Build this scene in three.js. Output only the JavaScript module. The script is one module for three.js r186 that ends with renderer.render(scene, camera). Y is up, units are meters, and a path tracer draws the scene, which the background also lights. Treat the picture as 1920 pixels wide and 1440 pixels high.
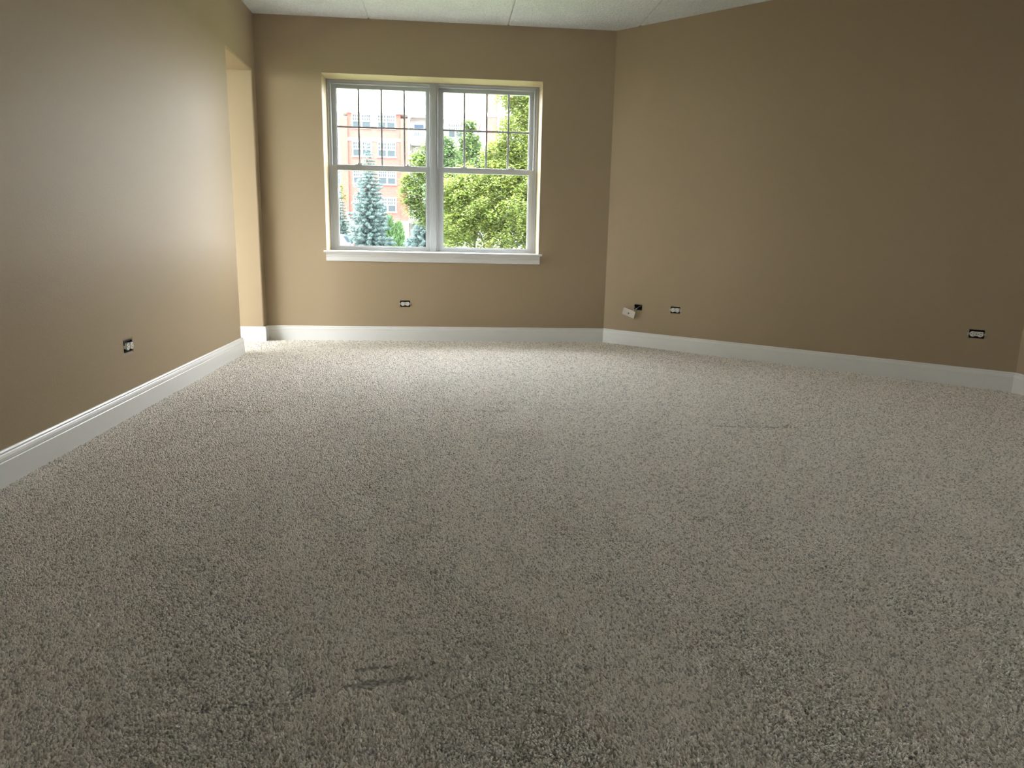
import * as THREE from 'three';
import { mergeGeometries } from 'three/addons/utils/BufferGeometryUtils.js';
import { RoundedBoxGeometry } from 'three/addons/geometries/RoundedBoxGeometry.js';
import { ImprovedNoise } from 'three/addons/math/ImprovedNoise.js';

// ---------------------------------------------------------------- camera, sky, exposure
const scene = new THREE.Scene();
const camera = new THREE.PerspectiveCamera(2 * Math.atan(720 / 1333.24) * 180 / Math.PI, 1920 / 1440, 0.05, 400);
camera.position.set(0, 0.8094, 5.877);
camera.rotation.set(-11.2799 * Math.PI / 180, -5.3657 * Math.PI / 180, 1.1562 * Math.PI / 180, 'YXZ');
camera.updateMatrixWorld();

const SKY_LEVEL = 26.0;
{
  // bright, even overcast: slightly brighter towards the zenith, soft cloud mottling everywhere
  const w = 128, h = 64, d = new Float32Array(w * h * 4), n = new ImprovedNoise();
  for (let y = 0; y < h; y++) for (let x = 0; x < w; x++) {
    const el = (y + 0.5) / h * Math.PI - Math.PI / 2, az = (x + 0.5) / w * Math.PI * 2;
    const c = n.noise(Math.cos(az) * Math.cos(el) * 2.1, Math.sin(el) * 3.2, Math.sin(az) * Math.cos(el) * 2.1);
    const b = 0.9 + 0.25 * Math.max(0, Math.sin(el)) + 0.05 * c, i = (y * w + x) * 4;
    d[i] = 0.96 * b; d[i + 1] = 0.985 * b; d[i + 2] = 1.02 * b; d[i + 3] = 1;
  }
  const t = new THREE.DataTexture(d, w, h, THREE.RGBAFormat, THREE.FloatType);
  t.mapping = THREE.EquirectangularReflectionMapping; t.magFilter = THREE.LinearFilter; t.wrapS = THREE.RepeatWrapping; t.needsUpdate = true;
  scene.background = t; scene.backgroundIntensity = SKY_LEVEL;
}
const renderer = new THREE.WebGLRenderer({ antialias: true });
renderer.toneMapping = THREE.LinearToneMapping;
renderer.toneMappingExposure = 1.0;
renderer.shadowMap.enabled = true;

// ---------------------------------------------------------------- helpers
let seed = 20240611;
const rnd = () => { seed = (seed + 0x6D2B79F5) | 0; let t = Math.imul(seed ^ (seed >>> 15), 1 | seed); t = (t + Math.imul(t ^ (t >>> 7), 61 | t)) ^ t; return ((t ^ (t >>> 14)) >>> 0) / 4294967296; };
const rr = (a, b) => a + (b - a) * rnd();
const perlin = new ImprovedNoise();
const used = {};
function numbered(name) { const n = used[name] = (used[name] ?? -1) + 1; return n ? `${name}_${String(n).padStart(3, '0')}` : name; }
function bx(w, h, d, x = 0, y = 0, z = 0) { return new THREE.BoxGeometry(w, h, d).translate(x, y, z); }
function rb(w, h, d, x = 0, y = 0, z = 0, r = 0.003) { return new RoundedBoxGeometry(w, h, d, 1, Math.min(r, w / 2.2, h / 2.2, d / 2.2)).translate(x, y, z); }
function span(x0, x1, y0, y1, z0, z1, r = 0) { const a = [x1 - x0, y1 - y0, z1 - z0, (x0 + x1) / 2, (y0 + y1) / 2, (z0 + z1) / 2]; return r ? rb(...a, r) : bx(...a); }
function merge(gs) {
  if (!Array.isArray(gs)) return gs;
  return gs.length === 1 ? gs[0] : mergeGeometries(gs.map((g) => { const q = g.index ? g.toNonIndexed() : g; for (const k of Object.keys(q.attributes)) if (!['position', 'normal', 'uv'].includes(k)) q.deleteAttribute(k); return q; }));
}
function part(name, gs, mat, parent) {
  const m = new THREE.Mesh(merge(gs), mat);
  m.name = parent === scene ? numbered(name) : name; m.castShadow = m.receiveShadow = true;
  if (parent !== scene) { const k = parent.userData.__n ?? (parent.userData.__n = {}); const c = k[name] = (k[name] ?? -1) + 1; if (c) m.name = `${name}_${String(c).padStart(3, '0')}`; }
  parent.add(m); return m;
}
function struct(name, gs, mat, parent = scene) { const m = part(name, gs, mat, parent); if (parent === scene) m.userData.kind = 'structure'; return m; }
function structGroup(name) { const g = new THREE.Group(); g.name = numbered(name); g.userData.kind = 'structure'; scene.add(g); return g; }
function thing(name, label, category, [x, y, z] = [0, 0, 0], turn = 0, group) {
  const o = new THREE.Group(); o.name = numbered(name); scene.add(o);
  o.position.set(x, y, z); o.rotation.y = turn; o.userData = { label, category }; if (group) o.userData.group = group; return o;
}
const sh = (pts) => { const s = new THREE.Shape(); pts.forEach(([x, y], i) => i ? s.lineTo(x, y) : s.moveTo(x, y)); s.closePath(); return s; };
const rectHole = (x0, x1, y0, y1) => { const p = new THREE.Path(); p.moveTo(x0, y0); p.lineTo(x0, y1); p.lineTo(x1, y1); p.lineTo(x1, y0); p.closePath(); return p; };
function tube(pts, r, sides = 6, seg = 12) { return new THREE.TubeGeometry(new THREE.CatmullRomCurve3(pts.map((p) => new THREE.Vector3(...p))), seg, r, sides); }
function taper(a, b, ra, rb_, sides = 6) {
  const A = new THREE.Vector3(...a), B = new THREE.Vector3(...b), d = B.clone().sub(A), g = new THREE.CylinderGeometry(rb_, ra, d.length(), sides, 1);
  g.translate(0, d.length() / 2, 0).applyQuaternion(new THREE.Quaternion().setFromUnitVectors(new THREE.Vector3(0, 1, 0), d.normalize())).translate(A.x, A.y, A.z); return g;
}
function noiseTexture(size, fn, srgb = false, repeat = [1, 1]) {
  const d = new Uint8Array(size * size * 4);
  for (let y = 0; y < size; y++) for (let x = 0; x < size; x++) { const c = fn(x / size, y / size, x, y), i = (y * size + x) * 4; d[i] = c[0]; d[i + 1] = c[1]; d[i + 2] = c[2]; d[i + 3] = 255; }
  const t = new THREE.DataTexture(d, size, size); t.magFilter = THREE.LinearFilter; t.wrapS = t.wrapT = THREE.RepeatWrapping; t.repeat.set(...repeat);
  if (srgb) t.colorSpace = THREE.SRGBColorSpace; t.needsUpdate = true; return t;
}
// tiling value noise
function tileNoise(cells) {
  const v = Float32Array.from({ length: cells * cells }, rnd), s = (t) => t * t * (3 - 2 * t);
  return (u, w) => { const x = u * cells, y = w * cells, xi = Math.floor(x), yi = Math.floor(y), fx = s(x - xi), fy = s(y - yi), at = (a, b) => v[((b % cells + cells) % cells) * cells + (a % cells + cells) % cells];
    return (at(xi, yi) * (1 - fx) + at(xi + 1, yi) * fx) * (1 - fy) + (at(xi, yi + 1) * (1 - fx) + at(xi + 1, yi + 1) * fx) * fy; };
}
const lin = (r, g, b) => new THREE.Color().setRGB(r, g, b);
const std = (c, roughness = 0.6, extra = {}) => new THREE.MeshStandardMaterial({ color: c, roughness, ...extra });

// ---------------------------------------------------------------- room numbers (metres; back wall is z = 0, left wall x = XL)
const H = 2.44, XL = -1.442, XR = 1.318, XS = 3.348, ZREAR = 9, T = 0.14;
const OPEN_Z0 = 0.091, OPEN_Z1 = 0.742, OPEN_H = 2.022;
const WX0 = -0.954, WX1 = 0.747, WY0 = 0.716, WY1 = 2.046;
const RWL = (XS - XR) * Math.SQRT2;                      // length of the angled wall
const TL = 0.30, SIDE_ROOM_X = -3.9, SIDE_ROOM_Z = 3.2;

// ---------------------------------------------------------------- materials
const peelA = tileNoise(128), peelB = tileNoise(48);
const peelTex = noiseTexture(512, (u, v) => { const k = 255 * (0.6 * peelA(u, v) + 0.4 * peelB(u, v)); return [k, k, k]; }, false, [2.5, 2.5]);
const paintMat = new THREE.MeshPhysicalMaterial({ color: lin(0.385, 0.302, 0.196), roughness: 0.5, bumpMap: peelTex, bumpScale: 0.00035, specularIntensity: 0.18 });
const trimMat = new THREE.MeshPhysicalMaterial({ color: lin(0.80, 0.80, 0.77), roughness: 0.32 });
const vinylMat = new THREE.MeshPhysicalMaterial({ color: lin(0.40, 0.42, 0.42), roughness: 0.35 });
const gridMat = std(lin(0.30, 0.31, 0.32), 0.5);
const popA = tileNoise(170), popB = tileNoise(90), popC = tileNoise(9);
const popcornTex = noiseTexture(1024, (u, v) => { const a = popA(u, v), b = popB(u, v), k = 255 * Math.min(1, Math.max(0, (0.62 * a + 0.5 * b - 0.25) * 1.25)); return [k, k, k]; });
const popcornCol = noiseTexture(1024, (u, v) => { const a = popA(u, v), b = popB(u, v), k = 222 + 18 * a + 10 * b + 4 * popC(u, v); return [k - 5, k, k + 1]; }, true);
const ceilingMat = std(lin(1, 1, 1), 0.95, { map: popcornCol, bumpMap: popcornTex, bumpScale: 0.0042 });
const glassMat = new THREE.MeshPhysicalMaterial({ color: 0xffffff, roughness: 0.0, transmission: 1, thickness: 0, ior: 1.45 });
const darkBox = std(lin(0.012, 0.012, 0.012), 0.7), slotMat = std(lin(0.01, 0.01, 0.01), 0.6);
const devWhite = new THREE.MeshPhysicalMaterial({ color: lin(0.78, 0.76, 0.70), roughness: 0.35 });
const steel = std(lin(0.5, 0.49, 0.46), 0.4, { metalness: 0.9 });
const plateMat = new THREE.MeshPhysicalMaterial({ color: lin(0.80, 0.76, 0.68), roughness: 0.35 });

// ---------------------------------------------------------------- walls
const outletHole = (c, y, w = 0.080, h = 0.052) => rectHole(c - w / 2, c + w / 2, y - h / 2, y + h / 2);
{
  // wall with the window: carries on to the left behind the adjoining room
  const s = sh([[SIDE_ROOM_X - 0.14, -0.3], [XR + 0.06, -0.3], [XR + 0.06, H + 0.02], [SIDE_ROOM_X - 0.14, H + 0.02]]);
  s.holes.push(rectHole(WX0, WX1, WY0 - 0.03, WY1), outletHole(-0.337, 0.299));
  struct('wall_back', new THREE.ExtrudeGeometry(s, { depth: 0.34, bevelEnabled: false }).translate(0, 0, -0.34), paintMat);
}
{
  // left wall: shape in (z, y), with the opening towards the adjoining room; the arrises of the opening are eased
  const e = 0.012, a = OPEN_Z0, b = OPEN_Z1, h = OPEN_H;
  const s = sh([[0, -0.02], [a, -0.02], [a, h], [b, h], [b, -0.02], [ZREAR, -0.02], [ZREAR, H + 0.02], [0, H + 0.02]]);
  s.holes.push(outletHole(2.526, 0.311));
  const g = new THREE.ExtrudeGeometry(s, { depth: TL - 2 * e, bevelEnabled: true, bevelThickness: e, bevelSize: e, bevelOffset: -e, bevelSegments: 3 });
  g.translate(0, 0, e).rotateY(-Math.PI / 2).translate(XL, 0, 0);   // shape x -> z, extrusion -> -x
  struct('wall_left', g, paintMat);
}
function angled(s, y, out = 0) { return [XR + s * Math.SQRT1_2 - out * Math.SQRT1_2, y, s * Math.SQRT1_2 + out * Math.SQRT1_2]; }
{
  const s = sh([[-0.1, -0.02], [RWL + 0.1, -0.02], [RWL + 0.1, H + 0.02], [-0.1, H + 0.02]]);
  s.holes.push(outletHole(0.32, 0.312, 0.072, 0.046), outletHole(0.650, 0.314), outletHole(2.648, 0.320));
  const g = new THREE.ExtrudeGeometry(s, { depth: T, bevelEnabled: false }).translate(0, 0, -T).rotateY(-Math.PI / 4).translate(XR, 0, 0);
  struct('wall_right_angled', g, paintMat);
}
struct('wall_right_side', span(XS, XS + T, -0.02, H + 0.02, XS - XR - 0.02, ZREAR + T), paintMat);
{
  // rear wall, behind the camera, with a window opening on its right
  const s = sh([[XL - TL, -0.02], [XS + T, -0.02], [XS + T, H + 0.02], [XL - TL, H + 0.02]]);
  s.holes.push(rectHole(2.15, 2.8, 0.95, 2.05));
  struct('wall_rear', new THREE.ExtrudeGeometry(s, { depth: T, bevelEnabled: false }).translate(0, 0, ZREAR), paintMat);
}
// adjoining room behind the opening (seen only as a sliver of light): its own window is a plain opening in its outer wall
{
  const s = sh([[-0.2, -0.02], [SIDE_ROOM_Z, -0.02], [SIDE_ROOM_Z, H + 0.02], [-0.2, H + 0.02]]);
  s.holes.push(rectHole(0.5, 2.9, 0.5, 2.25));
  struct('wall_left_outer', new THREE.ExtrudeGeometry(s, { depth: T, bevelEnabled: false }).rotateY(-Math.PI / 2).translate(SIDE_ROOM_X, 0, 0), trimMat);
  struct('wall_left_rear', span(SIDE_ROOM_X - T, XL - TL, -0.02, H + 0.02, SIDE_ROOM_Z, SIDE_ROOM_Z + T), trimMat);
}

// ---------------------------------------------------------------- ceiling: precast planks with V joints
{
  const c = structGroup('ceiling');
  const joints = [SIDE_ROOM_X - T, -2.65, -1.6, -0.592, 0.469, 1.462, 2.49, XS + T];
  for (let i = 0; i + 1 < joints.length; i++) {
    const x0 = joints[i], x1 = joints[i + 1], v = 0.013, y0 = H, y1 = H + 0.16;
    const a = x0 + (i ? 0.0015 : 0), b = x1 - (i + 2 < joints.length ? 0.0015 : 0);
    const s = sh([[a, y1], [a, y0 + v * 0.4], [a + v, y0], [b - v, y0], [b, y0 + v * 0.4], [b, y1]]);
    const g = new THREE.ExtrudeGeometry(s, { depth: ZREAR + T + 0.34, bevelEnabled: false }).translate(0, 0, -0.34);
    const p = g.attributes.position, uv = g.attributes.uv; for (let k = 0; k < p.count; k++) uv.setXY(k, p.getX(k), p.getZ(k));
    part('ceiling_panel', g, ceilingMat, c);
  }
  part('roof_slab', span(SIDE_ROOM_X - T, XS + T, H + 0.162, H + 0.3, -0.34, ZREAR + T), std(lin(0.3, 0.3, 0.3), 0.9), c);
}

// ---------------------------------------------------------------- baseboards
const BH = 0.1125;
const boardProfile = () => sh([[0, -0.012], [0.0145, -0.012], [0.0145, 0.0755], [0.0125, 0.0775], [0.0125, 0.0795], [0.0137, 0.0815], [0.0130, 0.0900], [0.0100, 0.0985], [0.0082, 0.1010], [0.0082, 0.1030], [0.0098, 0.1045], [0.0098, 0.1075], [0.0060, BH], [0, BH]]);
function baseboard(name, a, b, into, m0 = 0, m1 = 0) {
  // a, b: wall-line ends [x, z]; into: unit vector off the wall; m0 / m1: mitre slopes at the two ends (run change per metre off the wall)
  const dx = b[0] - a[0], dz = b[1] - a[1], L = Math.hypot(dx, dz), ux = dx / L, uz = dz / L;
  const g = new THREE.ExtrudeGeometry(boardProfile(), { depth: L, bevelEnabled: false, steps: 1 });
  const p = g.attributes.position;
  for (let i = 0; i < p.count; i++) {
    const t = p.getX(i), y = p.getY(i); let s = p.getZ(i);
    s = s < L / 2 ? s + m0 * t : s + m1 * t;
    p.setXYZ(i, a[0] + ux * s + into[0] * t, y, a[1] + uz * s + into[1] * t);
  }
  // orientation may flip: rebuild winding if needed
  const cross = ux * into[1] - uz * into[0];
  if (cross > 0) { for (let i = 0; i < p.count; i += 3) for (const at of [g.attributes.position, g.attributes.uv]) { const n = at.itemSize, arr = at.array; for (let k = 0; k < n; k++) { const q = arr[(i + 1) * n + k]; arr[(i + 1) * n + k] = arr[(i + 2) * n + k]; arr[(i + 2) * n + k] = q; } } }
  g.computeVertexNormals();
  return struct(name, g, trimMat);
}
const q8 = Math.tan(Math.PI / 8);
baseboard('baseboard_back', [XL + 0.0005, 0], [XR, 0], [0, 1], 1, -q8);
baseboard('baseboard_right_angled', [XR, 0], [XS, XS - XR], [-Math.SQRT1_2, Math.SQRT1_2], q8, -q8);
baseboard('baseboard_right_side', [XS, XS - XR], [XS, ZREAR], [-1, 0], q8, -1);
baseboard('baseboard_left', [XL, OPEN_Z1], [XL, ZREAR], [1, 0], -1, -1);
baseboard('baseboard_left_near_return', [XL - TL, OPEN_Z1], [XL, OPEN_Z1], [0, -1], -1, 1);
baseboard('baseboard_left_corner', [XL, 0], [XL, OPEN_Z0], [1, 0], 1, 1);
baseboard('baseboard_opening', [XL - TL, OPEN_Z0], [XL, OPEN_Z0], [0, 1], -1, 1);
baseboard('baseboard_rear', [XL, ZREAR], [XS, ZREAR], [0, -1], 1, -1);
baseboard('baseboard_side_room_back', [SIDE_ROOM_X, 0], [XL - TL, 0], [0, 1], 1, -1);

// ---------------------------------------------------------------- window: twin double-hung unit
{
  const win = structGroup('window_1');
  const z0 = -0.33, z1 = -0.215, F = 0.013, fr = [];         // fixed frame at the outer end of a deep drywall reveal
  fr.push(span(WX0, WX0 + F, WY0 - 0.02, WY1, z0, z1, 0.003), span(WX1 - F - 0.004, WX1, WY0 - 0.02, WY1, z0, z1, 0.003));
  fr.push(span(WX0 + F - 0.002, WX1 - F - 0.002, WY1 - 0.012, WY1, z0 + 0.0005, z1 - 0.0006, 0.002), span(WX0 + F - 0.002, WX1 - F - 0.002, WY0 - 0.03, WY0 + 0.012, z0 + 0.0005, z1 - 0.0006, 0.002));
  // stepped stops and track in front of the upper sash
  fr.push(span(WX0 + F, WX0 + F + 0.018, WY0, WY1 - 0.01, z0 + 0.001, z1 - 0.010, 0.002), span(WX1 - F - 0.022, WX1 - F - 0.004, WY0, WY1 - 0.01, z0 + 0.001, z1 - 0.010, 0.002), span(WX0 + F + 0.016, WX1 - F - 0.020, WY1 - 0.028, WY1 - 0.011, z0 + 0.0007, z1 - 0.012, 0.002));
  part('window_frame', fr, vinylMat, win);
  part('mullion', [span(-0.139, -0.073, WY0 - 0.02, WY1 - 0.008, z0, z1, 0.004), span(-0.124, -0.088, WY0, WY1 - 0.02, z1 - 0.002, z1 + 0.006, 0.003)], vinylMat, win);
  const units = [[-0.924, -0.134, -0.888, -0.169], [-0.078, 0.715, -0.033, 0.680]];
  for (const [a, b, gx0, gx1] of units) {
    const ym = 1.385, top = WY1 - 0.026;
    // upper sash sits in the outer track
    const uz0 = -0.300, uz1 = -0.264, us = [];
    us.push(span(a, gx0, ym - 0.02, top, uz0, uz1, 0.003), span(gx1, b, ym - 0.02, top, uz0, uz1, 0.003));
    us.push(span(gx0 - 0.002, gx1 + 0.002, 1.990, top - 0.0005, uz0 + 0.0005, uz1 - 0.0006, 0.002), span(gx0 - 0.002, gx1 + 0.002, ym - 0.0165, ym + 0.020, uz0 + 0.0005, uz1 - 0.0006, 0.002));
    us.push(span(gx0, gx0 + 0.006, ym, 1.992, uz0 + 0.006, uz1 - 0.008), span(gx1 - 0.006, gx1, ym, 1.992, uz0 + 0.006, uz1 - 0.008));   // glazing bead
    const up = part('upper_sash', us, vinylMat, win);
    part('glass_pane', bx(gx1 - gx0, 1.993 - ym, 0.004, (gx0 + gx1) / 2, (1.993 + ym) / 2, -0.282), glassMat, up);
    for (let k = 1; k < 4; k++) { const x = gx0 - 0.006 + (gx1 - gx0 + 0.012) * k / 4; part('muntin', span(x - 0.0075, x + 0.0075, ym + 0.01, 1.992, -0.2795, -0.2715, 0.0015), gridMat, up); }
    part('muntin', span(gx0, gx1, 1.698 - 0.0075, 1.698 + 0.0075, -0.2793, -0.2717, 0.0015), gridMat, up);
    // lower sash sits in the inner track
    const lz0 = -0.260, lz1 = -0.224, ls = [];
    ls.push(span(a, gx0, WY0 + 0.006, ym + 0.010, lz0, lz1, 0.003), span(gx1, b, WY0 + 0.006, ym + 0.010, lz0, lz1, 0.003));
    ls.push(span(gx0 - 0.002, gx1 + 0.002, ym - 0.028, ym + 0.014, lz0 + 0.0005, lz1 - 0.0006, 0.002), span(gx0 - 0.002, gx1 + 0.002, WY0 + 0.0065, WY0 + 0.036, lz0 + 0.0005, lz1 - 0.0006, 0.002));
    ls.push(span(gx0, gx1, WY0 + 0.034, WY0 + 0.040, lz0 + 0.006, lz1 - 0.008), span(gx0, gx0 + 0.006, WY0 + 0.04, ym - 0.028, lz0 + 0.006, lz1 - 0.008), span(gx1 - 0.006, gx1, WY0 + 0.04, ym - 0.028, lz0 + 0.006, lz1 - 0.008));
    ls.push(span(a + 0.02, b - 0.02, WY0 + 0.0125, WY0 + 0.018, lz1 - 0.001, lz1 + 0.008, 0.002));   // lift rail
    const lo = part('lower_sash', ls, vinylMat, win);
    part('glass_pane', bx(gx1 - gx0, ym - 0.03 - WY0 - 0.034, 0.004, (gx0 + gx1) / 2, (ym + WY0 + 0.004) / 2, -0.243), glassMat, lo);
    for (const fx of [0.24, 0.79]) {                                                                 // cam locks on the meeting rail
      const x = gx0 + (gx1 - gx0) * fx, ly = ym + 0.0175;
      part('sash_lock', [rb(0.056, 0.007, 0.022, x, ly, lz1 - 0.014, 0.002), new THREE.CylinderGeometry(0.010, 0.011, 0.010, 12).translate(x, ly + 0.0065, lz1 - 0.014), rb(0.034, 0.006, 0.008, x + 0.012, ly + 0.0085, lz1 - 0.009, 0.002)], vinylMat, lo);
    }
  }
  // stool and apron
  const tr = structGroup('trim_1');
  const cut = (x0, x1, prof) => { const g = new THREE.ExtrudeGeometry(sh(prof), { depth: x1 - x0, bevelEnabled: false }); g.rotateY(Math.PI / 2).scale(1, 1, -1); const p = g.attributes.position; for (let i = 0; i < p.count; i += 3) for (const at of [g.attributes.position, g.attributes.uv]) { const n = at.itemSize, arr = at.array; for (let k = 0; k < n; k++) { const q = arr[(i + 1) * n + k]; arr[(i + 1) * n + k] = arr[(i + 2) * n + k]; arr[(i + 2) * n + k] = q; } } g.translate(x0, 0, 0); g.computeVertexNormals(); return g; };
  // the part inside the reveal and the horned nosing in front of the wall
  part('window_stool', [cut(WX0 + 0.001, WX1 - 0.001, [[-0.214, WY0 - 0.018], [0.004, WY0 - 0.018], [0.004, WY0], [-0.214, WY0]]),
    cut(WX0 - 0.018, WX1 + 0.026, [[0.0005, WY0 - 0.018], [0.030, WY0 - 0.018], [0.038, WY0 - 0.014], [0.041, WY0 - 0.008], [0.038, WY0 - 0.002], [0.034, WY0], [0.0005, WY0]])], trimMat, tr);
  const apron = cut(WX0 - 0.002, WX1 + 0.010, [[0.0005, WY0 - 0.082], [0.010, WY0 - 0.082], [0.0135, WY0 - 0.078], [0.0135, WY0 - 0.070], [0.0150, WY0 - 0.060], [0.0150, WY0 - 0.052], [0.0125, WY0 - 0.049], [0.0125, WY0 - 0.046], [0.0165, WY0 - 0.043], [0.018, WY0 - 0.034], [0.024, WY0 - 0.026], [0.026, WY0 - 0.018], [0.0005, WY0 - 0.018]]);
  part('window_apron', apron, trimMat, tr);
}

// ---------------------------------------------------------------- power outlets left without cover plates
function faceShape() {
  // duplex face: a round 34 mm face cut flat on two sides, with two blade slots and a ground hole
  const r = 0.0164, hw = 0.0145, s = new THREE.Shape(), a = Math.acos(hw / r);
  const N = 10, pts = [];
  for (let i = 0; i <= N; i++) { const t = a + (Math.PI - 2 * a) * i / N; pts.push([Math.cos(t) * r, Math.sin(t) * r]); }
  for (let i = 0; i <= N; i++) { const t = Math.PI + a + (Math.PI - 2 * a) * i / N; pts.push([Math.cos(t) * r, Math.sin(t) * r]); }
  const out = sh(pts);
  out.holes.push(rectHole(-0.0020, 0.0085, 0.0046, 0.0080), rectHole(-0.0012, 0.0080, -0.0080, -0.0046));
  const gph = new THREE.Path(); gph.absarc(-0.0085, 0, 0.0030, 0, Math.PI * 2); out.holes.push(gph);
  return out;
}
const faceGeo = new THREE.ExtrudeGeometry(faceShape(), { depth: 0.006, bevelEnabled: true, bevelThickness: 0.0008, bevelSize: 0.0006, bevelOffset: -0.0006, bevelSegments: 1, curveSegments: 8 });
function boxGeo(w, h, d) {
  const t = 0.0018;
  return [span(-w / 2, w / 2, -h / 2, h / 2, -d, -d + t), span(-w / 2, -w / 2 + t, -h / 2, h / 2, -d, 0.0005), span(w / 2 - t, w / 2, -h / 2, h / 2, -d, 0.0005), span(-w / 2, w / 2, h / 2 - t, h / 2, -d, 0.0005), span(-w / 2, w / 2, -h / 2, -h / 2 + t, -d, 0.0005)];
}
function makeOutlet(label) {
  const o = thing('wall_outlet', label, 'outlet', [0, 0, 0], 0, 'uncovered outlets low on the walls');
  part('outlet_box', boxGeo(0.0795, 0.0515, 0.055), darkBox, o);
  part('receptacle_body', rb(0.066, 0.026, 0.03, 0, 0, -0.0185, 0.003), devWhite, o);
  part('mounting_strap', [rb(0.094, 0.010, 0.0012, 0, 0, 0.0012, 0.0005), rb(0.009, 0.015, 0.0012, -0.0445, 0, 0.0012, 0.0005), rb(0.009, 0.015, 0.0012, 0.0445, 0, 0.0012, 0.0005)], steel, o);
  for (const sx of [-1, 1]) {
    const f = part('receptacle_face', faceGeo, devWhite, o); f.position.set(sx * 0.0193, 0, 0.0012);
    part('slot_recess', rb(0.024, 0.020, 0.002, 0, 0, 0.0005, 0.0004), slotMat, f);
  }
  part('screw', new THREE.CylinderGeometry(0.0028, 0.0028, 0.002, 10).rotateX(Math.PI / 2).translate(0, 0, 0.003), steel, o);
  for (const sx of [-1, 1]) part('screw', new THREE.CylinderGeometry(0.0033, 0.0033, 0.002, 10).rotateX(Math.PI / 2).translate(sx * 0.0415, 0, 0.0028), steel, o);
  return o;
}
{
  const a = makeOutlet('white duplex outlet without a cover plate, on the left wall');
  a.position.set(XL, 0.311, 2.526); a.rotation.y = Math.PI / 2;
  const put = (label, p, turn) => { const c = a.clone(); c.name = numbered('wall_outlet'); c.userData = { ...a.userData, label }; c.position.set(...p); c.rotation.y = turn; scene.add(c); };
  put('white duplex outlet without a cover plate, under the window', [-0.337, 0.299, 0], 0);
  put('white duplex outlet without a cover plate, beside the hanging cable plate', angled(0.650, 0.314), -Math.PI / 4);
  put('white duplex outlet without a cover plate, at the right end of the angled wall', angled(2.648, 0.320), -Math.PI / 4);
}
{
  const b = thing('cable_box', 'open black cable box in the angled wall with loose wires', 'junction box', angled(0.32, 0.312), -Math.PI / 4);
  part('box_shell', boxGeo(0.0715, 0.0455, 0.055), darkBox, b);
  part('wire', tube([[-0.030, -0.018, -0.03], [-0.032, 0.0, 0.004], [-0.0345, 0.016, 0.008], [-0.033, 0.027, 0.006]], 0.0015, 6, 14), std(lin(0.55, 0.6, 0.5), 0.5), b).userData.label = 'pale bare wire end';
  part('wire', tube([[-0.033, -0.012, -0.03], [-0.038, 0.003, 0.004], [-0.042, 0.014, 0.006], [-0.041, 0.022, 0.004]], 0.0012, 6, 14), std(lin(0.06, 0.16, 0.08), 0.5), b).userData.label = 'thin green wire';
  const p = thing('cable_plate', 'white cable wall plate hanging tilted from its cable beside the black box', 'wall plate', angled(0.262, 0.266, 0.045), 0);
  const pu = new THREE.Vector3(0.080, -0.030, 0.045).normalize(), pn = pu.clone().cross(new THREE.Vector3(0.004, 0.054, 0.029)).normalize();
  const holder = new THREE.Matrix4().makeBasis(pu, pn.clone().cross(pu), pn);
  const ap = (g) => g.applyMatrix4(holder);
  const s = new THREE.Shape(), w = 0.104, h = 0.065, r = 0.006; s.moveTo(-w / 2 + r, -h / 2); s.lineTo(w / 2 - r, -h / 2); s.quadraticCurveTo(w / 2, -h / 2, w / 2, -h / 2 + r); s.lineTo(w / 2, h / 2 - r); s.quadraticCurveTo(w / 2, h / 2, w / 2 - r, h / 2); s.lineTo(-w / 2 + r, h / 2); s.quadraticCurveTo(-w / 2, h / 2, -w / 2, h / 2 - r); s.lineTo(-w / 2, -h / 2 + r); s.quadraticCurveTo(-w / 2, -h / 2, -w / 2 + r, -h / 2);
  part('plate', ap(new THREE.ExtrudeGeometry(s, { depth: 0.002, bevelEnabled: true, bevelThickness: 0.0022, bevelSize: 0.003, bevelOffset: -0.003, bevelSegments: 2 })), plateMat, p);
  part('cable_jack', [ap(new THREE.CylinderGeometry(0.0058, 0.0058, 0.006, 6).rotateX(Math.PI / 2).translate(0, 0, 0.006)), ap(new THREE.CylinderGeometry(0.0046, 0.0046, 0.008, 14).rotateX(Math.PI / 2).translate(0, 0, 0.009))], std(lin(0.02, 0.02, 0.02), 0.4), p);
  for (const sx of [-1, 1]) part('screw', ap(new THREE.CylinderGeometry(0.003, 0.003, 0.0015, 10).rotateX(Math.PI / 2).translate(sx * 0.042, 0, 0.0047)), plateMat, p);
  part('coax_cable', tube([[0.0, 0.0, -0.001], [0.016, 0.008, -0.022], [0.034, 0.016, -0.020], [0.054, 0.026, -0.006], [0.082, 0.044, -0.02], [0.104, 0.056, -0.02]], 0.0034, 8, 20), std(lin(0.72, 0.72, 0.68), 0.4), p);
}

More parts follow.
